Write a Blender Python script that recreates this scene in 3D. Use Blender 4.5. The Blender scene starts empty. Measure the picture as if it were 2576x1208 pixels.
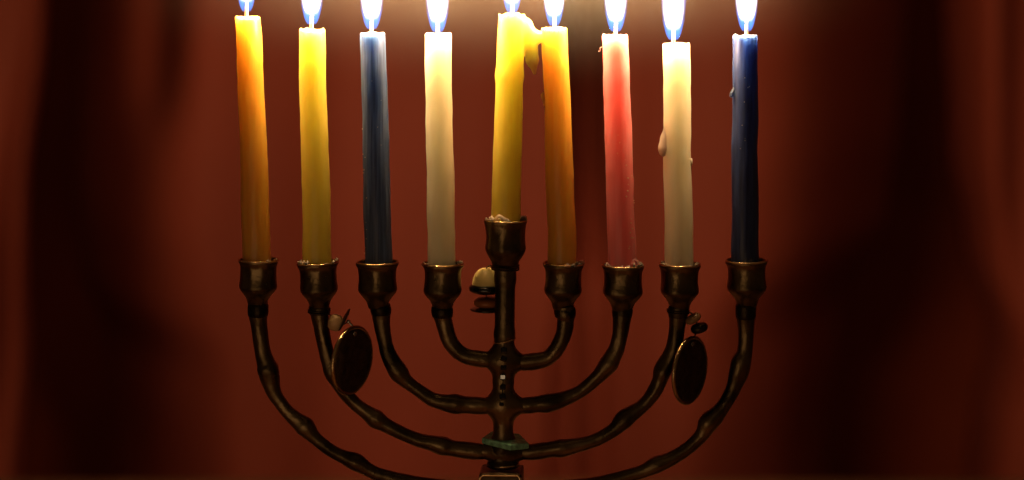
import bpy, bmesh, math, random
import numpy as np
from mathutils import Vector, Matrix, noise

# ------------------------------------------------------------------ camera, world, exposure
scene = bpy.context.scene
S = 0.3686 / 2576          # metres per layout unit on the candle plane (candles about 9-10 mm thick)
D = 0.60                   # camera to candle plane
HY = 35.0                  # layout height of the camera's eye line
CX = 1288.0

def X(x): return (x - CX) * S
def Z(y): return (HY - y) * S
def P(x, y, d=0.0): return Vector((X(x), d * S, Z(y)))

cam_data = bpy.data.cameras.new('camera')
cam = bpy.data.objects.new('camera', cam_data)
scene.collection.objects.link(cam)
scene.camera = cam
cam.location = (0, -D, 0)
cam.rotation_euler = (math.radians(90), 0, 0)
cam_data.sensor_width = 36.0
cam_data.lens = 36.0 * D / 0.3686
cam_data.shift_y = -(604 - HY) / 2576.0
cam_data.clip_start = 0.01
cam_data.clip_end = 50.0
cam_data.dof.use_dof = True
cam_data.dof.focus_distance = D - 0.002
cam_data.dof.aperture_fstop = 2.9

world = bpy.data.worlds.new('World')
scene.world = world
world.use_nodes = True
bg = world.node_tree.nodes['Background']
bg.inputs[0].default_value = (1.0, 0.52, 0.24, 1)
bg.inputs[1].default_value = 0.030

FLAME_W = 0.44
def add_light(name, kind, loc, target, energy, size, col):
    ld = bpy.data.lights.new(name, kind); ld.energy = energy; ld.color = col
    if kind == 'AREA': ld.shape = 'DISK'; ld.size = size
    else: ld.shadow_soft_size = size
    lo = bpy.data.objects.new(name, ld); scene.collection.objects.link(lo); lo.location = loc
    lo.rotation_euler = (Vector(target) - Vector(loc)).to_track_quat('-Z', 'Y').to_euler()
LAMP_AT = (0.06, -1.7, 0.75)
add_light('room_lamp', 'POINT', LAMP_AT, (0, 0, 0), 0.30, 0.03, (1.0, 0.68, 0.38))
add_light('table_bounce_fill', 'AREA', (-0.12, -0.33, -0.225), (0, 0, -0.05), 0.12, 0.30, (1.0, 0.62, 0.32))  # added fill lamp standing in for light bounced off the table
FLAME_COL = (1.0, 0.60, 0.27)

vs = scene.view_settings
vs.view_transform = 'Standard'
vs.look = 'None'
vs.exposure = 0.0
vs.gamma = 1.0
vs.use_curve_mapping = False
cy = scene.cycles
cy.use_denoising = True
cy.max_bounces = 10
cy.diffuse_bounces = 4
cy.glossy_bounces = 4
cy.transparent_max_bounces = 64
cy.volume_bounces = 0
cy.sample_clamp_indirect = 4.0
cy.caustics_reflective = False
cy.caustics_refractive = False

rng = random.Random(11)
COL = scene.collection

# ------------------------------------------------------------------ object helpers
def tag(o, label=None, cat=None, group=None, kind=None):
    if label: o['label'] = label
    if cat: o['category'] = cat
    if group: o['group'] = group
    if kind: o['kind'] = kind
    return o

def empty(name, loc=(0, 0, 0)):
    o = bpy.data.objects.new(name, None)
    o.empty_display_size = 0.01
    o.location = loc
    COL.objects.link(o)
    return o

def link(name, verts, faces, m, parent=None, smooth=True, loc=None):
    """verts in world coordinates; becomes one object under parent"""
    me = bpy.data.meshes.new(name)
    off = Vector(loc) if loc is not None else Vector((0, 0, 0))
    me.from_pydata([tuple(Vector(v) - off) for v in verts], [], faces)
    me.validate()
    if smooth:
        me.polygons.foreach_set('use_smooth', [True] * len(me.polygons))
    me.materials.append(m)
    o = bpy.data.objects.new(name, me)
    COL.objects.link(o)
    o.location = off
    if parent is not None:
        o.parent = parent
        o.location = off - parent_world(parent)
    return o

def parent_world(p):
    v = Vector(p.location)
    while p.parent is not None:
        p = p.parent
        v += Vector(p.location)
    return v

def loft(rings, cap0=True, cap1=True):
    n = len(rings[0]); verts = []; faces = []
    for r in rings: verts += [Vector(v) for v in r]
    for i in range(len(rings) - 1):
        for j in range(n):
            k = (j + 1) % n
            faces.append((i*n + j, i*n + k, (i+1)*n + k, (i+1)*n + j))
    if cap0: faces.append(tuple(reversed(range(n))))
    if cap1: faces.append(tuple((len(rings) - 1)*n + j for j in range(n)))
    return verts, faces

def lathe(profile, c, seg=40, wob=0.0, seed=0.0, tilt=None):
    """profile: list of (radius, z offset) in metres, about the vertical line through c"""
    rings = []
    M = tilt.to_3x3() if tilt is not None else Matrix.Identity(3)
    for (r, z) in profile:
        ring = []
        for j in range(seg):
            a = 2*math.pi*j/seg
            p = Vector((math.cos(a), math.sin(a), z*60 + seed))
            k = 1.0 + wob*noise.noise(Vector((p.x*1.3, p.y*1.3, p.z))) + 0.5*wob*noise.noise(Vector((p.x*2.6, p.y*2.6, p.z*3.5)))
            ring.append(Vector(c) + M @ Vector((r*k*math.cos(a), r*k*math.sin(a), z)))
        rings.append(ring)
    return loft(rings)

def catmull(pts, per=8):
    out = []
    P_ = [pts[0]] + list(pts) + [pts[-1]]
    for i in range(1, len(P_) - 2):
        p0, p1, p2, p3 = (np.array(P_[i + k], float) for k in (-1, 0, 1, 2))
        for s in range(per):
            t = s / per
            out.append(0.5*((2*p1) + (-p0 + p2)*t + (2*p0 - 5*p1 + 4*p2 - p3)*t*t + (-p0 + 3*p1 - 3*p2 + p3)*t**3))
    out.append(np.array(P_[-2], float))
    return out

def tube(path, seg=20, wob=0.0, seed=0.0, flat=1.0):
    """path: list of (x, y, z, r) metres"""
    n = len(path); rings = []
    prev = None
    for i, p in enumerate(path):
        a = Vector(path[max(0, i-1)][:3]); b = Vector(path[min(n-1, i+1)][:3])
        t = (b - a).normalized()
        if prev is None:
            u = t.cross(Vector((0, 1, 0)))
            if u.length < 1e-4: u = t.cross(Vector((1, 0, 0)))
            u.normalize()
        else:
            u = (prev - t*prev.dot(t)).normalized()
        prev = u
        w = t.cross(u)
        ring = []
        for j in range(seg):
            ang = 2*math.pi*j/seg
            d = u*math.cos(ang) + w*math.sin(ang)*flat
            q = Vector(p[:3])
            k = 1 + wob*noise.noise(Vector((d.x*1.2 + seed, d.y*1.2, d.z*1.2)) + q*70) + 0.5*wob*noise.noise(Vector((d.x*1.5, d.y*1.5 + seed, d.z*1.5)) + q*260)
            ring.append(q + d*p[3]*k)
        rings.append(ring)
    return loft(rings)

def merge(*parts):
    V = []; F = []
    for v, f in parts:
        o = len(V); V += list(v); F += [tuple(i + o for i in q) for q in f]
    return V, F

def box(c, h, M=None):
    M = M or Matrix.Identity(3)
    vs_ = [Vector(c) + M @ Vector((sx*h[0], sy*h[1], sz*h[2])) for sz in (-1, 1) for sy in (-1, 1) for sx in (-1, 1)]
    f = [(0, 2, 3, 1), (4, 5, 7, 6), (0, 1, 5, 4), (2, 6, 7, 3), (0, 4, 6, 2), (1, 3, 7, 5)]
    return vs_, f

def bevel(o, w, seg=2):
    m = o.modifiers.new('bevel', 'BEVEL'); m.width = w; m.segments = seg; m.limit_method = 'ANGLE'
    return o

def blob(c, r, seed, rough=0.35, sc=(1, 1, 1), sub=2):
    bm = bmesh.new()
    bmesh.ops.create_icosphere(bm, subdivisions=sub, radius=1.0)
    for v in bm.verts:
        k = 1 + rough*noise.noise(v.co*1.6 + Vector((seed*3.7, seed, -seed)))
        v.co = Vector((v.co.x*sc[0], v.co.y*sc[1], v.co.z*sc[2]))*r*k + Vector(c)
    bm.verts.index_update()
    out = ([v.co.copy() for v in bm.verts], [tuple(v.index for v in f.verts) for f in bm.faces])
    bm.free()
    return out

# ---- signed distance shapes and a surface-nets mesher, for cast joints and running wax (layout units)
def sd_cone(G, a, b, ra, rb):
    a = np.array(a, float); b = np.array(b, float); ab = b - a
    pa = [G[i] - a[i] for i in range(3)]
    t = np.clip((pa[0]*ab[0] + pa[1]*ab[1] + pa[2]*ab[2]) / ab.dot(ab), 0, 1)
    d2 = sum((pa[i] - ab[i]*t)**2 for i in range(3))
    return np.sqrt(d2) - (ra + (rb - ra)*t)

def smin(a, b, k):
    h = np.clip(0.5 + 0.5*(b - a)/k, 0, 1)
    return b*(1 - h) + a*h - k*h*(1 - h)

def iso(fn, lo, hi, h):
    ax = [np.arange(lo[i], hi[i] + h, h) for i in range(3)]
    G = np.meshgrid(*ax, indexing='ij')
    V = fn(G)
    n = V.shape
    s = V < 0
    c = np.zeros([k - 1 for k in n], np.int8)
    for i in (0, 1):
        for j in (0, 1):
            for k in (0, 1):
                c += s[i:n[0]-1+i, j:n[1]-1+j, k:n[2]-1+k]
    act = np.argwhere((c > 0) & (c < 8))
    idx = -np.ones(c.shape, int); idx[tuple(act.T)] = np.arange(len(act))
    acc = np.zeros((len(act), 3)); cnt = np.zeros(len(act))
    cs = [(i, j, k) for i in (0, 1) for j in (0, 1) for k in (0, 1)]
    for p in cs:
        for a in range(3):
            if p[a] == 0:
                q = list(p); q[a] = 1
                v0 = V[act[:, 0]+p[0], act[:, 1]+p[1], act[:, 2]+p[2]]
                v1 = V[act[:, 0]+q[0], act[:, 1]+q[1], act[:, 2]+q[2]]
                m = (v0 < 0) != (v1 < 0)
                t = np.where(m, v0/np.where(m, v0 - v1, 1), 0)
                pos = np.tile(np.array(p, float), (len(act), 1)); pos[:, a] = t
                acc[m] += pos[m]; cnt[m] += 1
    vert = (act + acc/cnt[:, None])*h + np.array(lo)
    faces = []
    for a in range(3):
        b, d = (a + 1) % 3, (a + 2) % 3
        sl0 = [slice(1, n[i]-1) for i in range(3)]; sl1 = list(sl0)
        sl0[a] = slice(0, n[a]-1); sl1[a] = slice(1, n[a])
        ch = s[tuple(sl0)] != s[tuple(sl1)]
        e = np.argwhere(ch); inside = s[tuple(sl0)][tuple(e.T)]
        base = e.copy(); base[:, b] += 1; base[:, d] += 1
        def at(db, dd):
            q = base.copy(); q[:, b] += db; q[:, d] += dd
            return idx[tuple(q.T)]
        quad = np.stack([at(-1, -1), at(0, -1), at(0, 0), at(-1, 0)], 1)
        quad[~inside] = quad[~inside][:, ::-1]
        faces += [tuple(map(int, q)) for q in quad if min(q) >= 0]
    return vert, faces

def from_layout(vert):            # (layout x, depth, layout y) -> world
    return [P(v[0], v[2], v[1]) for v in vert]

# ------------------------------------------------------------------ materials
def new_mat(name):
    m = bpy.data.materials.new(name); m.use_nodes = True
    nt = m.node_tree
    return m, nt, nt.nodes['Principled BSDF']

def N(nt, t, **kw):
    n = nt.nodes.new(t)
    for k, v in kw.items(): setattr(n, k, v)
    return n

def ramp(nt, fac, stops):
    r = N(nt, 'ShaderNodeValToRGB')
    while len(r.color_ramp.elements) < len(stops): r.color_ramp.elements.new(0.5)
    for e, (p, c) in zip(r.color_ramp.elements, stops):
        e.position = p; e.color = (*c, 1)
    nt.links.new(fac, r.inputs[0])
    return r.outputs[0]

def noise_tex(nt, scale, detail=4, rough=0.6, stretch=None):
    tc = N(nt, 'ShaderNodeTexCoord'); n = N(nt, 'ShaderNodeTexNoise')
    n.inputs['Scale'].default_value = scale
    n.inputs['Detail'].default_value = detail
    n.inputs['Roughness'].default_value = rough
    if stretch:
        mp = N(nt, 'ShaderNodeMapping'); mp.inputs['Scale'].default_value = stretch
        nt.links.new(tc.outputs['Object'], mp.inputs[0]); nt.links.new(mp.outputs[0], n.inputs['Vector'])
    else:
        nt.links.new(tc.outputs['Object'], n.inputs['Vector'])
    return n.outputs['Fac']

def bump(nt, b, h, strength, dist):
    bp = N(nt, 'ShaderNodeBump'); bp.inputs['Strength'].default_value = strength; bp.inputs['Distance'].default_value = dist
    nt.links.new(h, bp.inputs['Height']); nt.links.new(bp.outputs[0], b.inputs['Normal'])

def metal(name, dark, light, r0, r1, metallic=1.0, scale=90, bstr=0.4):
    m, nt, b = new_mat(name)
    f = noise_tex(nt, scale)
    nt.links.new(ramp(nt, f, [(0.32, dark), (0.68, light)]), b.inputs['Base Color'])
    b.inputs['Metallic'].default_value = metallic
    f2 = noise_tex(nt, scale*2.3, 3)
    mr = N(nt, 'ShaderNodeMapRange'); mr.inputs['To Min'].default_value = r0; mr.inputs['To Max'].default_value = r1
    nt.links.new(f2, mr.inputs[0]); nt.links.new(mr.outputs[0], b.inputs['Roughness'])
    bump(nt, b, noise_tex(nt, scale*5, 5), bstr, 0.0006)
    return m

def wax(name, c0, c1, radius, scale, rough=0.35, stretch=(1, 1, 0.08), nscale=900, spec=0.5):
    m, nt, b = new_mat(name)
    f = noise_tex(nt, nscale, 4, 0.6, stretch)
    nt.links.new(ramp(nt, f, [(0.3, c0), (0.7, c1)]), b.inputs['Base Color'])
    b.inputs['Subsurface Weight'].default_value = 1.0
    b.inputs['Subsurface Radius'].default_value = radius
    b.inputs['Subsurface Scale'].default_value = scale
    b.inputs['Subsurface Anisotropy'].default_value = 0.0
    b.inputs['Roughness'].default_value = rough
    b.inputs['Specular IOR Level'].default_value = spec
    bump(nt, b, noise_tex(nt, 700, 4, 0.6, (1, 1, 0.15)), 0.35, 0.0003)
    return m

def plain(name, col, rough=0.5, metallic=0.0, spec=0.5, scale=120, var=0.25):
    m, nt, b = new_mat(name)
    f = noise_tex(nt, scale)
    lo = tuple(c*(1 - var) for c in col); hi = tuple(min(1, c*(1 + var)) for c in col)
    nt.links.new(ramp(nt, f, [(0.3, lo), (0.7, hi)]), b.inputs['Base Color'])
    b.inputs['Roughness'].default_value = rough
    b.inputs['Metallic'].default_value = metallic
    b.inputs['Specular IOR Level'].default_value = spec
    return m

BRONZE = metal('aged_bronze', (0.05, 0.036, 0.019), (0.24, 0.168, 0.085), 0.18, 0.44, scale=60, bstr=0.55)
BRIGHT = metal('worn_lit_brass', (0.55, 0.36, 0.17), (0.92, 0.66, 0.36), 0.14, 0.32)
BLACKM = metal('blackened_metal', (0.02, 0.015, 0.01), (0.09, 0.062, 0.034), 0.25, 0.45)
GREEN = plain('green_patina', (0.30, 0.74, 0.48), 0.5, 0.2, var=0.5, scale=400)
JET = plain('black_glass', (0.006, 0.006, 0.007), 0.08, 0.0, 0.8)
CREAM = plain('pale_bead', (0.90, 0.72, 0.28), 0.3, var=0.08)
TAN = plain('tan_bead', (0.72, 0.46, 0.22), 0.35)
DUN = plain('dun_bead', (0.34, 0.19, 0.09), 0.4)
AMBER = plain('amber_bead', (0.5, 0.16, 0.04), 0.3)
WICK = plain('waxed_wick', (0.80, 0.62, 0.35), 0.6)
SILVER = plain('silver_wire', (0.6, 0.55, 0.5), 0.2, 1.0)
RIM = metal('lit_rim', (0.28, 0.185, 0.09), (0.65, 0.45, 0.23), 0.14, 0.3)  # lighter than the disc: flame light on its edge put into the colour
DISC = metal('dark_medallion', (0.03, 0.022, 0.012), (0.12, 0.085, 0.042), 0.35, 0.55, 1.0, 300, 0.8)

def curtain_mat():
    m, nt, b = new_mat('red_curtain')
    f = noise_tex(nt, 7, 3, 0.5, (1, 1, 0.5))
    nt.links.new(ramp(nt, f, [(0.3, (0.170, 0.033, 0.0215)), (0.7, (0.250, 0.049, 0.032))]), b.inputs['Base Color'])
    b.inputs['Roughness'].default_value = 0.6
    b.inputs['Specular IOR Level'].default_value = 0.12
    b.inputs['Sheen Weight'].default_value = 0.0
    bump(nt, b, noise_tex(nt, 900, 2), 0.3, 0.001)
    return m
CURTAIN = curtain_mat()
WALL = plain('dark_wall', (0.40, 0.075, 0.036), 0.85, spec=0.1, scale=5)
WOOD = plain('dark_wood', (0.085, 0.040, 0.020), 0.4, scale=20, var=0.4)

W_RAD = (1.0, 0.62, 0.25)
WAX = {
    'orange': wax('orange_wax', (0.985, 0.33, 0.03), (0.99, 0.39, 0.05), (0.75, 0.85, 0.8), 0.034),
    'yellow': wax('yellow_wax', (0.985, 0.57, 0.06), (0.99, 0.63, 0.08), (0.75, 0.9, 0.8), 0.034),
    'white': wax('white_wax', (0.992, 0.77, 0.42), (0.994, 0.80, 0.47), (0.75, 0.9, 0.9), 0.034),
    'red': wax('red_wax', (0.95, 0.18, 0.20), (0.965, 0.22, 0.24), (0.8, 0.7, 0.6), 0.032),
    'blue': wax('blue_wax', (0.012, 0.022, 0.066), (0.085, 0.128, 0.24), (0.55, 0.75, 1.0), 0.024, 0.38, (1, 1, 0.03), 1400),
    'navy': wax('navy_wax', (0.008, 0.014, 0.060), (0.045, 0.072, 0.20), (0.5, 0.7, 1.0), 0.026, 0.36, (1, 1, 0.05), 900),
}

FL = 0.034; FR = 0.0044          # flame length and half-width

def flame_mat():
    m = bpy.data.materials.new('candle_flame'); m.use_nodes = True
    nt = m.node_tree; nt.nodes.clear()
    L = nt.links.new
    def math_(op, a, b=None, clamp=False):
        n = N(nt, 'ShaderNodeMath', operation=op); n.use_clamp = clamp
        for i, v in enumerate((a, b)):
            if v is None: continue
            if isinstance(v, (int, float)): n.inputs[i].default_value = v
            else: L(v, n.inputs[i])
        return n.outputs[0]
    def sstep(v, a, b):
        n = N(nt, 'ShaderNodeMapRange', interpolation_type='SMOOTHSTEP')
        L(v, n.inputs['Value']); n.inputs['From Min'].default_value = a; n.inputs['From Max'].default_value = b
        return n.outputs[0]
    tc = N(nt, 'ShaderNodeTexCoord'); sp = N(nt, 'ShaderNodeSeparateXYZ'); L(tc.outputs['Object'], sp.inputs[0])
    x, y, z = sp.outputs
    r = math_('SQRT', math_('ADD', math_('MULTIPLY', x, x), math_('MULTIPLY', y, y)))
    zn = N(nt, 'ShaderNodeMapRange', interpolation_type='SMOOTHSTEP'); L(z, zn.inputs['Value'])
    zn.inputs['From Min'].default_value = -0.004; zn.inputs['From Max'].default_value = 0.0125
    zn.inputs['To Min'].default_value = 0.30*FR; zn.inputs['To Max'].default_value = FR
    rn = math_('DIVIDE', r, zn.outputs[0])
    core = sstep(rn, 0.97, 0.66)                           # bright inner flame, thin blue mantle round it
    up = math_('ADD', z, math_('MULTIPLY', r, -0.35))
    lum = sstep(up, 0.0030, 0.0064)
    white = math_('MULTIPLY', core, lum)
    hollow = sstep(r, 0.0004, 0.0018)                     # dark cone round the wick
    low = sstep(z, 0.009, 0.003)
    blue = math_('MULTIPLY', math_('ADD', math_('MULTIPLY', low, 1.0), 0.35), hollow)
    e1 = N(nt, 'ShaderNodeEmission'); e1.inputs[0].default_value = (1.0, 0.80, 0.62, 1)
    L(math_('MULTIPLY', white, 900.0), e1.inputs[1])
    e2 = N(nt, 'ShaderNodeEmission'); e2.inputs[0].default_value = (0.03, 0.27, 1.0, 1)
    L(math_('MULTIPLY', blue, 340.0), e2.inputs[1])
    ad = N(nt, 'ShaderNodeAddShader'); L(e1.outputs[0], ad.inputs[0]); L(e2.outputs[0], ad.inputs[1])
    out = N(nt, 'ShaderNodeOutputMaterial'); L(ad.outputs[0], out.inputs['Volume'])
    m.cycles.volume_step_rate = 0.25
    return m
FLAME = flame_mat()

# ------------------------------------------------------------------ room: wall, floor, curtain, table
def sheet(name, fx, nx, nz, m, **kw):
    verts = []; faces = []
    for i in range(nz + 1):
        for j in range(nx + 1):
            verts.append(fx(j/nx, i/nz))
    for i in range(nz):
        for j in range(nx):
            a = i*(nx+1) + j
            faces.append((a, a+1, a+nx+2, a+nx+1))
    return link(name, verts, faces, m, **kw)

YC = 0.40                              # curtain distance behind the candles
K = (D + YC)/D
def CXW(x): return X(x)*K              # where a thing seen at layout x stands on the curtain plane
def CZW(y): return Z(y)*K

w = link('wall', *box((0, 0.98, 0.3), (2.2, 0.05, 1.35)), WALL, smooth=False); tag(w, kind='structure')
fl = link('floor', *box((0, 0, -1.0), (2.2, 1.03, 0.03)), WALL, smooth=False); tag(fl, kind='structure')

def sm(t):
    t = max(0.0, min(1.0, t)); return t*t*(3 - 2*t)

def lerp_pts(pts, y):
    if y <= pts[0][0]: return pts[0][1]
    for (a, b), (c, d) in zip(pts, pts[1:]):
        if y <= c: return b + (d - b)*sm((y - a)/(c - a))
    return pts[-1][1]

YT, YB = -900, 2600
def panel(name, left, right, depth, label, nx=160, nz=70, lback=0.0, rback=0.0, lw=60, rw=60, base=0.0):
    """a hanging panel; left and right edges are given down its height, edges turn back into the dark gap"""
    def f(u, v):
        y = YT + (YB - YT)*v
        xl, xr = lerp_pts(left, y), lerp_pts(right, y)
        x = xl + (xr - xl)*u
        e = base
        if lback: e += lback*max(0, 1 - (x - xl)/lw)**2
        if rback: e += rback*max(0, 1 - (xr - x)/rw)**2
        return (CXW(x)*(1 + e/(D + YC)), YC + depth(x, y) + e, CZW(y))
    o = sheet(name, f, nx, nz, CURTAIN)
    so = o.modifiers.new('cloth_thickness', 'SOLIDIFY'); so.thickness = 0.0012; so.offset = 1
    return tag(o, label, 'curtain', 'red curtain panels behind the menorah')

def main_depth(x, y):
    d = 0.004*math.sin(x*0.012 + 0.4) + 0.0012*math.sin(x*0.027 + y*0.0011)
    # fold valley behind the red candle, closing lower down
    k = 1 - 0.8*sm((y - 350)/450)
    d += 0.085*k*math.exp(-((x - 1478 - 0.02*y)/46)**2)
    d += 0.012*math.exp(-((x - 1405 + 0.03*(y - 900))/18)**2)*sm((y - 700)/300)
    d += 0.020*math.exp(-((x - 395 + 0.05*y)/60)**2)*(1 - sm((y - 150)/250))
    return d
panel('curtain', [(-100, 205), (550, 185), (760, 205), (950, 270), (1250, 290)],
      [(-100, 2290), (300, 2270), (600, 2235), (900, 2120), (1300, 2080)], main_depth,
      'wide dark red curtain panel directly behind the candles', nx=300, lback=0.13, rback=0.15, lw=330, rw=400)
panel('curtain', [(0, -420)], [(0, 112), (500, 88), (900, 74), (1200, 60)],
      lambda x, y: 0.006*math.sin(x*0.03 + y*0.004) + 0.008*math.sin(y*0.007 + 1.0),
      'narrow strip of dark red curtain at the left edge', nx=60, rback=0.05, rw=40, base=0.03)
panel('curtain', [(0, 2375), (400, 2385), (650, 2415), (950, 2480), (1150, 2440), (1300, 2425)], [(0, 3000)],
      lambda x, y: 0.008*math.sin(x*0.024 + 2.0 + y*0.001),
      'strip of dark red curtain at the right edge', nx=60, lback=0.10, lw=140, base=0.02)

TZ = -0.240
table = empty('table', (0, 0.02, TZ - 0.76 + 0.03))
tag(table, 'dark wooden table top under the menorah, its far edge low in the picture', 'table')
top = link('tabletop', *box((0, -0.072, TZ - 0.014), (0.62, 0.333, 0.014)), WOOD, table, smooth=False)
bevel(top, 0.003)
for sx in (-1, 1):
    for sy in (-1, 1):
        link('leg', *box((sx*0.56, -0.06 + sy*0.29, (TZ - 0.028 - 0.97)/2), (0.022, 0.022, (0.97 + TZ - 0.028)/2)), WOOD, table, smooth=False)

# ------------------------------------------------------------------ the menorah
mx = 1266
men = empty('menorah', (X(mx), 0, TZ))
tag(men, 'nine-branched aged bronze menorah with bamboo-like arms and nine candle cups', 'menorah')

CUPS = [(651, 655, 50), (799, 662, 51), (950, 661, 52), (1114, 665, 51), (1272, 556, 52),
        (1418, 664, 51), (1567, 669, 52), (1710, 666, 51), (1878, 657, 52)]
TILT = [1.5, -3.0, -0.5, 0.4, 0.5, 1.2, 1.0, 0.5, -1.2]
def cup(cx, ry, r, i):
    c = P(cx, ry)
    k = r/51.0
    prof = [(51, -1), (51.8, 2), (51, 6), (48.5, 10), (46.8, 15), (46, 24), (46, 40), (46.8, 50), (48.2, 58), (48.6, 64), (48, 69), (45.5, 74),
            (41, 80), (34, 88), (29.5, 95), (27, 101), (25.5, 107), (24, 112), (23, 116)]
    if i == 4:
        prof = [(52, -1), (52, 4), (50, 10), (48.5, 22), (47.5, 40), (48.5, 55), (51, 66), (49.5, 76), (43, 88), (37, 97), (33, 104), (32.5, 118)]
    inner = [(20, 40), (38, 40), (42, 20), (46.5, 5), (48.5, -0.5), (50, -2)]
    pts = [(a*k*S, -b*S) for a, b in inner + prof]
    T = Matrix.Rotation(math.radians(TILT[i]), 3, 'Y')
    v, f = lathe(pts, c, 56, 0.07 if i != 4 else 0.10, seed=i*7.3, tilt=T)
    o = link('candle_cup', v, f, BRONZE, men, loc=c)
    sd = o.modifiers.new('smooth', 'SUBSURF'); sd.levels = 1; sd.render_levels = 1
    lip = []
    for j in range(49):
        a = 2*math.pi*j/48
        rr = (50.2*k + 0.9*noise.noise(Vector((math.cos(a)*1.5, math.sin(a)*1.5, i))))*S
        q = c + T @ Vector((rr*math.cos(a), rr*math.sin(a), (1.2 + 1.1*noise.noise(Vector((math.cos(a)*2, math.sin(a)*2, i + 9))))*S))
        lip.append((*q, 2.7*S))
    link('lip', *tube(lip, 8), BRIGHT, o)  # lighter metal puts the flame reflections along the lip into the colour
    return o
for i, (cx, ry, r) in enumerate(CUPS): cup(cx, ry, r, i)

ARMS = [
    [(649, 762, 24), (649, 790, 24), (652, 822, 20), (661, 885, 20), (669, 912, 22), (675, 932, 25), (687, 983, 19), (708, 1018, 17), (728, 1041, 17.5), (750, 1060, 20), (768, 1075, 22.5), (790, 1100, 17.5), (817, 1122, 16.5), (839, 1137, 16.5), (868, 1151, 18), (895, 1162, 21.5), (925, 1180, 17.5), (962, 1196, 17), (1050, 1216, 18), (1130, 1227, 19), (1218, 1231, 20)],
    [(803, 766, 24), (803, 784, 24), (808, 822, 20), (814, 855, 18.5), (821, 885, 19), (831, 915, 21), (838, 936, 22.5), (850, 960, 19), (866, 984, 18), (888, 1010, 17), (908, 1027, 17.5), (928, 1041, 19), (946, 1054, 22), (970, 1069, 18), (1005, 1087, 17), (1048, 1105, 17.5), (1085, 1114, 19.5), (1114, 1122, 23), (1140, 1128, 20), (1194, 1135, 20.5), (1225, 1137, 17)],
    [(957, 766, 24), (958, 786, 24), (961, 822, 20), (967, 855, 18.5), (975, 885, 19.5), (988, 912, 21), (1004, 936, 22.5), (1022, 958, 18), (1048, 978, 16.5), (1087, 1004, 18), (1118, 1012, 20), (1146, 1016, 23.5), (1172, 1018, 20.5), (1216, 1020, 20.5), (1240, 1020, 16)],
    [(1112, 770, 25), (1113, 792, 25), (1116, 808, 21.5), (1127, 847, 20), (1140, 870, 19.5), (1158, 888, 19), (1182, 899, 19.5), (1218, 904, 20.5), (1242, 905, 16)],
    [(1421, 770, 25), (1422, 792, 25), (1422, 808, 21.5), (1418, 838, 20.5), (1402, 874, 20), (1386, 894, 19.5), (1365, 905, 20), (1316, 911, 21), (1292, 910, 16)],
    [(1566, 772, 24), (1565, 794, 23.5), (1560, 838, 19.5), (1551, 876, 19.5), (1540, 900, 21.5), (1530, 918, 23), (1505, 947, 18.5), (1468, 979, 17), (1440, 995, 17.5), (1412, 1006, 19.5), (1378, 1014, 22.5), (1350, 1018, 20), (1318, 1021, 20.5), (1292, 1021, 16)],
    [(1707, 766, 24), (1706, 792, 23.5), (1703, 828, 20), (1697, 869, 19.5), (1685, 900, 20.5), (1668, 932, 22.5), (1660, 958, 19.5), (1648, 983, 18.5), (1632, 1006, 17.5), (1613, 1025, 17.5), (1592, 1040, 19.5), (1570, 1056, 22.5), (1548, 1078, 18), (1523, 1094, 17), (1490, 1110, 17), (1462, 1118, 18), (1435, 1124, 20), (1412, 1128, 22), (1385, 1131, 19.5), (1338, 1137, 20.5), (1308, 1137, 17)],
    [(1876, 764, 24), (1876, 796, 24), (1877, 838, 20), (1873, 885, 19.5), (1865, 908, 23), (1857, 940, 23), (1850, 962, 20), (1842, 983, 18.5), (1830, 1006, 18), (1815, 1028, 18.5), (1799, 1046, 21), (1781, 1064, 23.5), (1768, 1088, 19), (1752, 1107, 17), (1730, 1126, 17), (1704, 1144, 17.5), (1676, 1159, 19), (1650, 1169, 21), (1620, 1184, 17.5), (1578, 1197, 17), (1500, 1217, 18), (1420, 1228, 19), (1318, 1231, 20)],
]
for i, a in enumerate(ARMS):
    pth = [(*P(p[0], p[1], 2.5*math.sin(k*0.04 + i)), (18.6 + (p[2] - 18.6)*(1.3 if 14 < k < len(a)*7 - 16 else 1.0))*S) for k, p in enumerate(catmull(a, 7))]
    link('arm', *tube(pth, 24, 0.085, seed=i*3.1), BRONZE, men)
    c0 = a[0]; c1 = a[1]
    col = [(*P(c0[0], c0[1] + 2), (c0[2] + 0.5)*S), (*P(c0[0], c0[1] + 8), (c0[2] + 2.2)*S),
           (*P(c1[0], c1[1] - 3), (c1[2] + 2.2)*S), (*P(c1[0], c1[1] + 6), (c1[2] + 0.2)*S)]
    link('collar', *tube([tuple(q) for q in catmull(col, 4)], 24, 0.04, seed=i), BLACKM, men)

def stem_sdf(G):
    x, d, y = G
    Q = (x, d, y)
    f = sd_cone(Q, (1271, 0, 650), (1271, 0, 700), 31, 26)
    f = smin(f, sd_cone(Q, (1271, 0, 700), (1269, 0, 840), 25.5, 25), 10)
    f = smin(f, sd_cone(Q, (1269, 0, 840), (1266, 0, 960), 25, 25), 10)
    f = smin(f, sd_cone(Q, (1266, 0, 960), (1266, 0, 1150), 25, 25), 10)
    for (yl, xl, yr, xr) in ((905, 1222, 911, 1314), (1020, 1218, 1021, 1318), (1136, 1200, 1138, 1332)):
        f = smin(f, sd_cone(Q, (1266, 0, (yl + yr)/2 - 2), (xl, 0, yl), 21, 17), 34)
        f = smin(f, sd_cone(Q, (1266, 0, (yl + yr)/2 - 2), (xr, 0, yr), 21, 17), 34)
    return f
v, f = iso(stem_sdf, (1160, -60, 640), (1372, 60, 1190), 2.5)
link('stem', from_layout(v), f, BRONZE, men)

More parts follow.
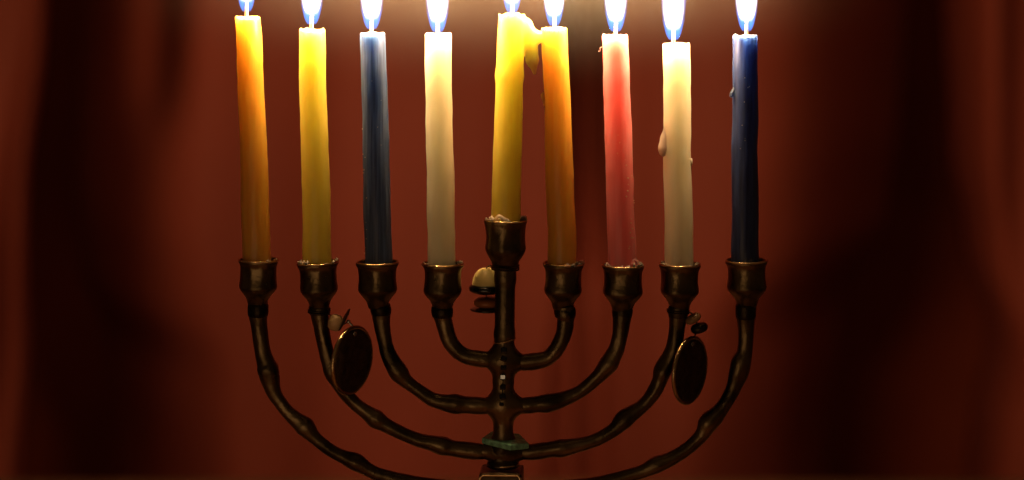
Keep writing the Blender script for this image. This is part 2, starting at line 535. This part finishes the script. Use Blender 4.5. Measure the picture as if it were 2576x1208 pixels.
# green flange, black neck and square emblem block under the lowest visible arms
def flange():
    pl = [(-52, -2, 0), (17, -62, 2), (62, -22, 6), (40, 42, 1), (-30, 50, -4)]
    rings = []
    for z, g in ((8, 1.0), (6, 1.04), (-5, 1.04), (-7, 1.0)):
        rings.append([P(mx + q[0]*g, 1109 - z + q[2]*0.8 + (3 if q[0] > 50 else 0), q[1]*g) for q in pl])
    v, f = loft(rings)
    return link('patina_flange', v, f, GREEN, men, smooth=False)
bevel(flange(), 0.0003, 2)
nk = [(33, 1112), (36, 1118), (37, 1130), (34, 1146), (36, 1158), (40, 1163), (41, 1172)]
link('neck', *lathe([(r*S, Z(y)) for r, y in reversed(nk)], (X(mx), 0, 0), 36, 0.05, 3.0), BLACKM, men)
ring = [(*P(mx + 38*math.cos(a), 1165, 38*math.sin(a)), 2.6*S) for a in [2*math.pi*j/40 for j in range(41)]]
link('neck_ring', *tube(ring, 8), BRIGHT, men)
bx = X(1262)
R4 = Matrix.Rotation(math.radians(-4), 3, 'Z')
b = link('emblem_block', *box((bx, 0, Z(1240)), (53*S, 46*S, 60*S), R4), BLACKM, men, smooth=False); bevel(b, 0.0007, 3)
R2 = lambda q: Vector((bx, 0, Z(1240))) + R4 @ (Vector(q)*S)
fq = [(-50, -47, -57), (-50, -47, 50), (-43, -47, 57), (43, -47, 57), (50, -47, 50), (50, -47, -57), (-50, -47, -57)]
link('frame', *tube([(*R2(q), 4.2*S) for q in fq], 14, 0.1), BRIGHT, b)
link('top_edge', *tube([(*R2((x, -44, 61 - abs(x)*0.03)), 2.4*S) for x in range(-48, 49, 8)], 10, 0.15), BRIGHT, b)
em = []
for j in range(41):
    a = 2*math.pi*j/40
    em.append((*(Vector((bx, 0, Z(1224))) + R4 @ (Vector((8 + 21*math.cos(a), -47, 21*math.sin(a)))*S)), 3*S))
link('emblem_ring', *tube(em, 8), BRONZE, b)
bp = [(45, Z(1300)), (30, Z(1312)), (26, Z(1340)), (30, Z(1400)), (52, Z(1450)), (120, Z(1530)), (230, Z(1600)), (290, Z(1660)), (300, TZ + 0.008), (300, TZ + 0.0006)]
link('base', *lathe([(r*S, z) for r, z in reversed(bp)], (bx, 0, 0), 48, 0.02, 5.0), BRONZE, men)
link('outer_joint', *tube([(*P(1200, 1232), 20*S), (*P(1266, 1234), 24*S), (*P(1330, 1232), 20*S)], 20), BRONZE, men)

# ------------------------------------------------------------------ candles
CAND = [  # colour, top (xl, xr, y), bottom (xl, xr, y), wick x, flame base y, label
    ('orange', (593, 656, 42), (611, 683, 655), 620, 30, 'orange candle leaning left in the leftmost cup, amber towards its foot'),
    ('yellow', (751, 817, 73), (764, 836, 660), 784, 62, 'yellow candle in the second cup from the left, beside the orange one'),
    ('blue', (907, 970, 83), (918, 988, 658), 935, 74, 'streaky blue candle between the yellow and the white candle'),
    ('white', (1069, 1135, 84), (1077, 1147, 661), 1101, 82, 'smooth cream white candle just left of the raised middle candle'),
    ('yellow', (1254, 1320, 38), (1234, 1309, 549), 1288, 34, 'tall yellow candle in the raised middle cup with wax running down its side'),
    ('orange', (1362, 1426, 70), (1379, 1452, 656), 1394, 66, 'orange candle joined by melted wax to the raised yellow candle'),
    ('red', (1515, 1580, 88), (1530, 1602, 668), 1549, 80, 'coral red candle with white wax specks'),
    ('white', (1667, 1735, 109), (1672, 1743, 666), 1694, 101, 'white candle with a lumpy wax drip on its left side'),
    ('navy', (1843, 1905, 88), (1840, 1909, 658), 1878, 79, 'dark navy blue candle in the rightmost cup'),
]
def candle_body(top, bot, seed, m, parent):
    xl, xr, y0 = top; bl, br, y1 = bot
    seg, nr = 56, 90
    y1 += 26
    rings = []
    ctr = []
    def ring(cx, y, r, dy=0.0, bumpy=1.0, irregular=0.0):
        out = []
        for j in range(seg):
            a = 2*math.pi*j/seg
            ca, sa = math.cos(a), math.sin(a)
            tw = a + y*0.0022
            k = 1 + 0.045*noise.noise(Vector((math.cos(tw)*1.5, math.sin(tw)*1.5, y*0.010 + seed))) + 0.016*noise.noise(Vector((math.cos(tw)*3.5, math.sin(tw)*3.5, y*0.022 + seed*2)))
            yy = y + dy + irregular*noise.noise(Vector((ca*1.7, sa*1.7, seed*5)))
            out.append(P(cx + r*k*ca, yy, r*k*sa))
        return out
    def at(y):
        t = (y - y0)/(y1 - 26 - y0)
        l = xl + (bl - xl)*t; r = xr + (br - xr)*t
        w_ = 2.6*noise.noise(Vector((seed, y*0.008, 0.3))) + 0.9*noise.noise(Vector((seed, y*0.03, 7.3)))
        return (l + r)/2 + w_, (r - l)/2
    cx0, r0 = at(y0)
    for k in range(nr + 1):
        y = y1 + (y0 + 5 - y1)*k/nr
        c, r = at(y)
        rings.append(ring(c, y, r))
    rings.append(ring(cx0, y0 + 1.5, r0*0.985, irregular=3.0))
    rings.append(ring(cx0, y0 - 0.5, r0*0.93, irregular=4.0))
    rings.append(ring(cx0, y0 + 1.5, r0*0.82, irregular=4.0))
    rings.append(ring(cx0, y0 + 5, r0*0.6, irregular=2.0))
    rings.append(ring(cx0, y0 + 7, r0*0.3))
    rings.append(ring(cx0, y0 + 6, r0*0.1))
    v, f = loft(rings)
    return v, f

def shamash_sdf(G):
    x, d, y = G
    Q = (x, d, y)
    f = sd_cone(Q, (1287, 0, 40), (1282, 0, 190), 33, 34.5)
    f = np.maximum(f, 36 - y + 2.5*np.sin(x*0.25) + 1.5*np.sin(d*0.3))
    f = smin(f, sd_cone(Q, (1282, 0, 190), (1271, 0, 590), 34.5, 37.5), 8)
    f = np.maximum(f, y - 590)
    # shoulder of melted wax, bridge to the next candle and the hanging drop
    f = smin(f, sd_cone(Q, (1310, -6, 60), (1322, -8, 62), 18, 17), 12)
    f = smin(f, sd_cone(Q, (1322, -6, 76), (1352, -4, 94), 20, 13.5), 12)
    f = smin(f, sd_cone(Q, (1352, -4, 94), (1376, -2, 90), 13, 15), 10)
    f = smin(f, sd_cone(Q, (1332, -8, 100), (1339, -8, 152), 20, 15.5), 8)
    f = smin(f, sd_cone(Q, (1339, -8, 152), (1345, -8, 184), 14.5, 4.5), 8)
    f = smin(f, sd_cone(Q, (1308, -4, 95), (1310, -4, 128), 15, 10), 10)
    return f + 0.6*np.sin(x*0.11 + y*0.05)*np.sin(d*0.12 + y*0.021)

FPROF = [(0, 0.05), (0.008, 0.30), (0.05, 0.50), (0.09, 0.62), (0.22, 0.87), (0.43, 1.0), (0.6, 0.93), (0.8, 0.62), (0.95, 0.22), (1, 0.02)]
def flame_prof(t):
    return float(np.interp(t, [p[0] for p in FPROF], [p[1] for p in FPROF]))

def flame(cx, by, parent, lean, k=1.0):
    c = P(cx, by)
    rings = []
    n = 36
    for i in range(n + 1):
        t = i/n
        r = max(0.02, flame_prof(t))*FR*k
        z = FL*t
        off = lean*t*t*0.004
        rings.append([(c.x + off + r*math.cos(2*math.pi*j/28), r*math.sin(2*math.pi*j/28), c.z + z) for j in range(28)])
    v, f = loft(rings)
    o = link('flame', v, f, FLAME, parent, loc=c)
    ld = bpy.data.lights.new('flame_light', 'POINT')
    ld.energy = FLAME_W; ld.color = FLAME_COL; ld.shadow_soft_size = 0.0035
    lo = bpy.data.objects.new('flame_light', ld); COL.objects.link(lo)
    lo.parent = parent
    lo.location = c + Vector((0, 0, 0.0185)) - parent_world(parent)
    return o

roots = []
for i, (col, tp, bt, wx, fy, label) in enumerate(CAND):
    m = WAX[col]
    base = P((bt[0] + bt[1])/2, bt[2] + 26)
    if i == 4:
        v, f = iso(shamash_sdf, (1222, -46, 26), (1398, 46, 600), 2.2)
        v = from_layout(v)
    else:
        v, f = candle_body(tp, bt, i*4.37 + 1, m, None)
    root = link('candle', v, f, m, None, loc=base)
    tag(root, label, 'candle', 'candles burning in the menorah')
    roots.append(root)
    lean = [0.1, 0.3, 0, -0.2, 0.1, -0.1, 0, 0.2, -0.1][i]
    ytop = tp[2] + 9
    wk = [(*P(wx, ytop, 0), 7.0*S), (*P(wx, ytop - 8, 0), 5.6*S), (*P(wx, fy, 0), 4.6*S),
          (*P(wx + 0.6, fy - 25, 0), 4.0*S), (*P(wx + 3*lean, fy - 50, -1), 3.0*S)]
    link('wick', *tube([tuple(q) for q in catmull(wk, 4)], 10, 0.12, seed=i), WICK, root)
    flame(wx, fy + 4, root, lean, [0.92, 1.0, 1.02, 1.02, 0.95, 0.95, 1.02, 1.04, 0.98][i])

# drips, specks and crumbs
def drip(i, pts, name='wax_drip', m=None):
    pth = [(*P(x, y, d), r*S) for (x, y, d, r) in pts]
    return link(name, *tube([tuple(q) for q in catmull(pth, 5)], 12, 0.15, seed=i*1.7), m or WAX[CAND[i][0]], roots[i])
drip(5, [(1368, 232, -4, 3), (1366, 242, -4, 6.5), (1369, 252, -4, 5), (1370, 266, -4, 3)])
drip(7, [(1676, 290, -8, 3), (1675, 326, -8, 7), (1672, 344, -10, 11), (1671, 358, -10, 12), (1669, 372, -10, 13.5), (1670, 384, -10, 11), (1675, 389, -8, 6)])
drip(7, [(1739, 398, -5, 2), (1737, 408, -5, 4.5), (1736, 416, -5, 4), (1736, 424, -5, 2)])
drip(8, [(1848, 214, -6, 3), (1845, 226, -8, 5), (1841, 236, -10, 6), (1838, 241, -10, 5), (1835, 243, -10, 2.5)])

def specks(i, n, x0, x1, y0, y1, smin_, smax_, m):
    parts = []
    col, tp, bt = CAND[i][:3]
    r_ = random.Random(i*13 + 5)
    for k in range(n):
        y = r_.uniform(y0, y1); x = r_.uniform(x0, x1)
        t = (y - tp[2])/(bt[2] - tp[2])
        l = tp[0] + (bt[0] - tp[0])*t; r = tp[1] + (bt[1] - tp[1])*t
        cx = (l + r)/2 ; rad = (r - l)/2
        xx = cx + x*rad
        d = -math.sqrt(max(0, 1 - x*x))*rad
        parts.append(blob(P(xx, y, d), r_.uniform(smin_, smax_)*S, k, sub=1))
    o = link('wax_specks', *merge(*parts), m, roots[i]); o['kind'] = 'stuff'
specks(6, 18, 0.35, 0.97, 400, 640, 1.2, 2.4, WAX['white'])
specks(6, 4, -0.2, 0.5, 330, 470, 0.9, 1.5, WAX['white'])
specks(2, 14, -1.0, -0.7, 320, 640, 1.1, 2.4, WAX['white'])
specks(2, 6, -0.2, 0.8, 200, 420, 0.6, 1.2, WAX['white'])
specks(8, 8, -0.6, 0.3, 160, 500, 0.8, 1.4, WAX['white'])
specks(7, 4, 0.2, 0.95, 380, 470, 1.0, 2.0, WAX['white'])
specks(1, 3, 0.3, 0.8, 340, 380, 1.0, 1.8, WAX['white'])

def crumbs(i, angs, n, hmax, seed):
    """ragged wax left between a candle's foot and the cup lip"""
    r_ = random.Random(seed); parts = []
    cx, ry, r = CUPS[i]
    for k in range(n):
        a0, a1 = r_.choice(angs)
        a = math.radians(r_.uniform(a0, a1)); rr = r_.uniform(0.80, 0.97)*r
        h = r_.uniform(0.3, 1.0)*hmax*1.25
        parts.append(blob(P(cx + rr*math.cos(a), ry - h*0.4, rr*math.sin(a)), r_.uniform(2.4, 5.4)*S, k + seed, 0.8, (1, 1, 0.5 + h/9), 2))
    o = link('wax_crumbs', *merge(*parts), WAX['white'], roots[i]); o['kind'] = 'stuff'
crumbs(0, [(-60, 20)], 9, 5, 1)
crumbs(1, [(-60, 15), (180, 260)], 20, 9, 2)
crumbs(3, [(0, 20), (160, 200)], 8, 6, 3)
crumbs(4, [(190, 290), (-20, 20)], 22, 11, 4)
crumbs(5, [(-80, 15)], 22, 7, 5)
crumbs(6, [(200, 300), (-60, 10)], 22, 8, 6)
crumbs(7, [(-100, 20), (170, 230)], 18, 7, 7)
# the tall curl of wax on the red candle's cup, and the lump on the middle cup
def curl(i, pts):
    link('wax_curl', *tube([(*P(x, y, d), r*S) for x, y, d, r in catmull(pts, 6)], 8, 0.2, seed=i), WAX['white' if i == 4 else 'red'], roots[i])
curl(6, [(1585, 668, -40, 3), (1588, 656, -38, 3.5), (1594, 648, -36, 3), (1601, 652, -34, 2.5), (1604, 662, -34, 3), (1600, 668, -36, 3)])
curl(4, [(1240, 552, -36, 3), (1248, 546, -40, 5), (1256, 540, -40, 5.5), (1266, 546, -42, 6), (1276, 550, -42, 5), (1284, 553, -40, 2.5)])
hair = [(1516, 118, -4, 0.7), (1509, 121, -6, 0.8), (1510, 127, -7, 0.8), (1505, 130, -8, 0.6)]
link('wax_thread', *tube([(*P(x, y, d), r*S) for x, y, d, r in catmull(hair, 5)], 6), WAX['white'], roots[6])

# ------------------------------------------------------------------ hanging charms
def disc(root, cx, cy, r, yaw, th, roll=0.0):
    """round medallion hanging on edge; a rim lightened for its flame-lit edge, and a small hole eye"""
    c = P(cx, cy, -22)
    M = Matrix.Rotation(math.radians(roll), 3, 'Y') @ Matrix.Rotation(math.radians(yaw), 3, 'Z')
    prof = [(0.05, -th*0.7), (0.55, -th*0.9), (0.86, -th*0.75), (0.9, -th), (1.0, -th*0.8), (1.0, th*0.8), (0.9, th), (0.05, th*0.8)]
    rings = []
    for (q, w_) in prof:
        rings.append([c + M @ (Vector((q*r*math.cos(2*math.pi*j/56), w_, q*r*math.sin(2*math.pi*j/56)))*S) for j in range(56)])
    o = link('medallion', *loft(rings), DISC, root)
    rim = [(*(c + M @ (Vector((1.0*r*math.cos(a), 0, 1.0*r*math.sin(a)))*S)), th*1.15*S) for a in [2*math.pi*j/72 for j in range(73)]]
    link('rim', *tube(rim, 10), RIM, o)
    eye = [(*(c + M @ (Vector((5*math.cos(a), -th*1.1, 0.82*r + 5*math.sin(a)))*S)), 1.6*S) for a in [2*math.pi*j/20 for j in range(21)]]
    link('eyelet', *tube(eye, 6), SILVER, o)
    return o

def bead(name, root, c, r, h, axis, m, power=0.5, seg=28):
    a = Vector(axis).normalized()
    M = Vector((0, 0, 1)).rotation_difference(a).to_matrix()
    prof = [(max(0.12, (1 - abs(t)**2.4)**power)*r*S, t*h*S) for t in [-1 + 2*k/12 for k in range(13)]]
    return link(name, *lathe(prof, P(*c), seg, 0.02, r, tilt=M), m, root)

def wire(root, pts, r=1.8, m=None, name='wire'):
    return link(name, *tube([(*P(x, y, d), r*S) for x, y, d in catmull([(a, b, c) for a, b, c in pts], 6)], 8), m or BLACKM, root)

def wrap(root, cx, cy, r, turns=2):
    pts = [(cx + (r)*math.cos(a), cy + 5*(a/(2*math.pi)) - 4, r*math.sin(a)) for a in [2*math.pi*k/16 for k in range(16*turns + 1)]]
    return wire(root, pts, 2.2, name='wire_wrap')

g = 'charms tied to the menorah arms'
p1 = empty('charm', P(826, 786)); tag(p1, 'dark round medallion charm on the second arm from the left, under a tan bead', 'charm', g)
wrap(p1, 803, 781, 27)
wire(p1, [(826, 786, -14), (836, 792, -18), (850, 806, -20), (866, 812, -20), (880, 806, -22), (896, 822, -22)], 1.6)
bead('bead', p1, (846, 808, -20), 21, 19, (0.9, 0, -0.25), TAN, 0.35)
bead('spacer', p1, (868, 801, -20), 31, 3.2, (0.86, 0.1, -0.45), BLACKM, 0.3)
bead('silver_bead', p1, (879, 805, -24), 5, 5, (0, 0, 1), SILVER)
wire(p1, [(880, 807, -24), (888, 815, -24), (896, 820, -22)], 2.2, SILVER, 'link')
disc(p1, 888, 902, 82, 60, 4.5, 2.5)

p2 = empty('charm', P(1722, 782)); tag(p2, 'black round medallion charm on the second arm from the right, under a black bead', 'charm', g)
wrap(p2, 1706, 781, 27)
wire(p2, [(1726, 783, -12), (1738, 786, -14), (1748, 800, -18), (1752, 824, -20), (1743, 846, -22)], 1.8)
bead('bead', p2, (1742, 799, -16), 21, 11, (0.5, 0, -0.8), DUN, 0.4)
bead('spacer', p2, (1757, 822, -18), 22, 13, (0.3, 0, -1), BLACKM, 0.4)
disc(p2, 1733, 927, 81, 54.5, 4.5, 2.5)

p3 = empty('charm', P(1236, 682)); tag(p3, 'pale yellow bead charm with black discs, half hidden behind the central stem', 'charm', g)
wrap(p3, 1271, 672, 34)
wire(p3, [(1244, 672, 20), (1230, 676, 42), (1222, 690, 60), (1222, 740, 66), (1224, 792, 66)], 1.8)
c = P(1224, 730, 64)
link('bead', *lathe([(38*math.cos(t)**0.75*S + 1e-5, 46*math.sin(t)*S) for t in [math.pi/2*k/12 for k in range(13)]], c, 32, 0.02, 4.0), CREAM, p3)
bead('spacer', p3, (1224, 736, 64), 46, 15, (0, 0, 1), JET, 0.4)
bead('amber_bead', p3, (1226, 772, 64), 36, 14, (0, 0, 1), AMBER, 0.4)
bead('disc_plate', p3, (1226, 790, 64), 45, 5, (0, 0, 1), JET, 0.3)

st = empty('bead_strand', P(1268, 858, -28)); tag(st, 'strand of black faceted beads hanging down the front of the central stem', 'beads')
loop = [(1269 + 28*math.cos(a), 856 - 6*math.cos(a), 28*math.sin(a)) for a in [2*math.pi*k/28 for k in range(29)]]
wire(st, loop, 1.7, BRIGHT, 'wire_loop')
for k, (bx_, by_, h) in enumerate([(1268, 876, 9), (1267, 897, 9), (1267, 918, 9), (1265, 943, 8.5), (1265, 968, 8), (1265, 992, 9), (1262, 1010, 7)]):
    p = P(bx_, by_, -31)
    if k in (3, 4):          # two beads turned so a flat face glints the lamp into the camera
        hv = (Vector(LAMP_AT) - p).normalized() + (Vector(cam.location) - p).normalized()
        hv += Vector((0.0, 0, 0)) if k == 3 else Vector((0.10, 0, 0.03))
        M = Vector((0, -1, 0)).rotation_difference(hv.normalized()).to_matrix()
    else:
        M = Matrix.Rotation(math.radians(rng.uniform(-25, 25)), 3, 'Y') @ Matrix.Rotation(math.radians(-30 + rng.uniform(-10, 10)), 3, 'X')
    o = link('bead', *box(P(bx_, by_, -31), (h*0.85*S, h*0.75*S, h*0.75*S), M), JET, st, smooth=False); bevel(o, 0.00025, 1)
wire(st, [(1268, 860, -28), (1267, 900, -31), (1265, 960, -31), (1262, 1012, -31)], 1.2, BLACKM)

# ------------------------------------------------------------------ added scattering volume that makes the lens glow round the flames
def glow_volume():
    m = bpy.data.materials.new('flame_glow_volume'); m.use_nodes = True
    nt = m.node_tree; nt.nodes.clear()
    tc = N(nt, 'ShaderNodeTexCoord'); g = N(nt, 'ShaderNodeTexGradient', gradient_type='QUADRATIC_SPHERE')
    mp = N(nt, 'ShaderNodeMapping'); mp.inputs['Scale'].default_value = tuple(1/q for q in GLOW_R)
    nt.links.new(tc.outputs['Object'], mp.inputs[0]); nt.links.new(mp.outputs[0], g.inputs[0])
    mu = N(nt, 'ShaderNodeMath', operation='MULTIPLY'); mu.inputs[1].default_value = GLOW_DENSITY
    nt.links.new(g.outputs['Fac'], mu.inputs[0])
    pv = N(nt, 'ShaderNodeVolumeScatter'); pv.inputs['Color'].default_value = (0.95, 0.92, 0.86, 1)
    nt.links.new(mu.outputs[0], pv.inputs['Density'])
    ou = N(nt, 'ShaderNodeOutputMaterial'); nt.links.new(pv.outputs[0], ou.inputs['Volume'])
    m.cycles.volume_step_rate = 0.7
    c = P(1250, -90)
    v, f = blob((0, 0, 0), 1.0, 1, 0.0, GLOW_R, 4)
    o = link('flame_glow_volume', [Vector(q) + c for q in v], f, m, loc=c); tag(o, kind='stuff')
GLOW_DENSITY = 0.88
GLOW_R = (0.160, 0.055, 0.050)
glow_volume()
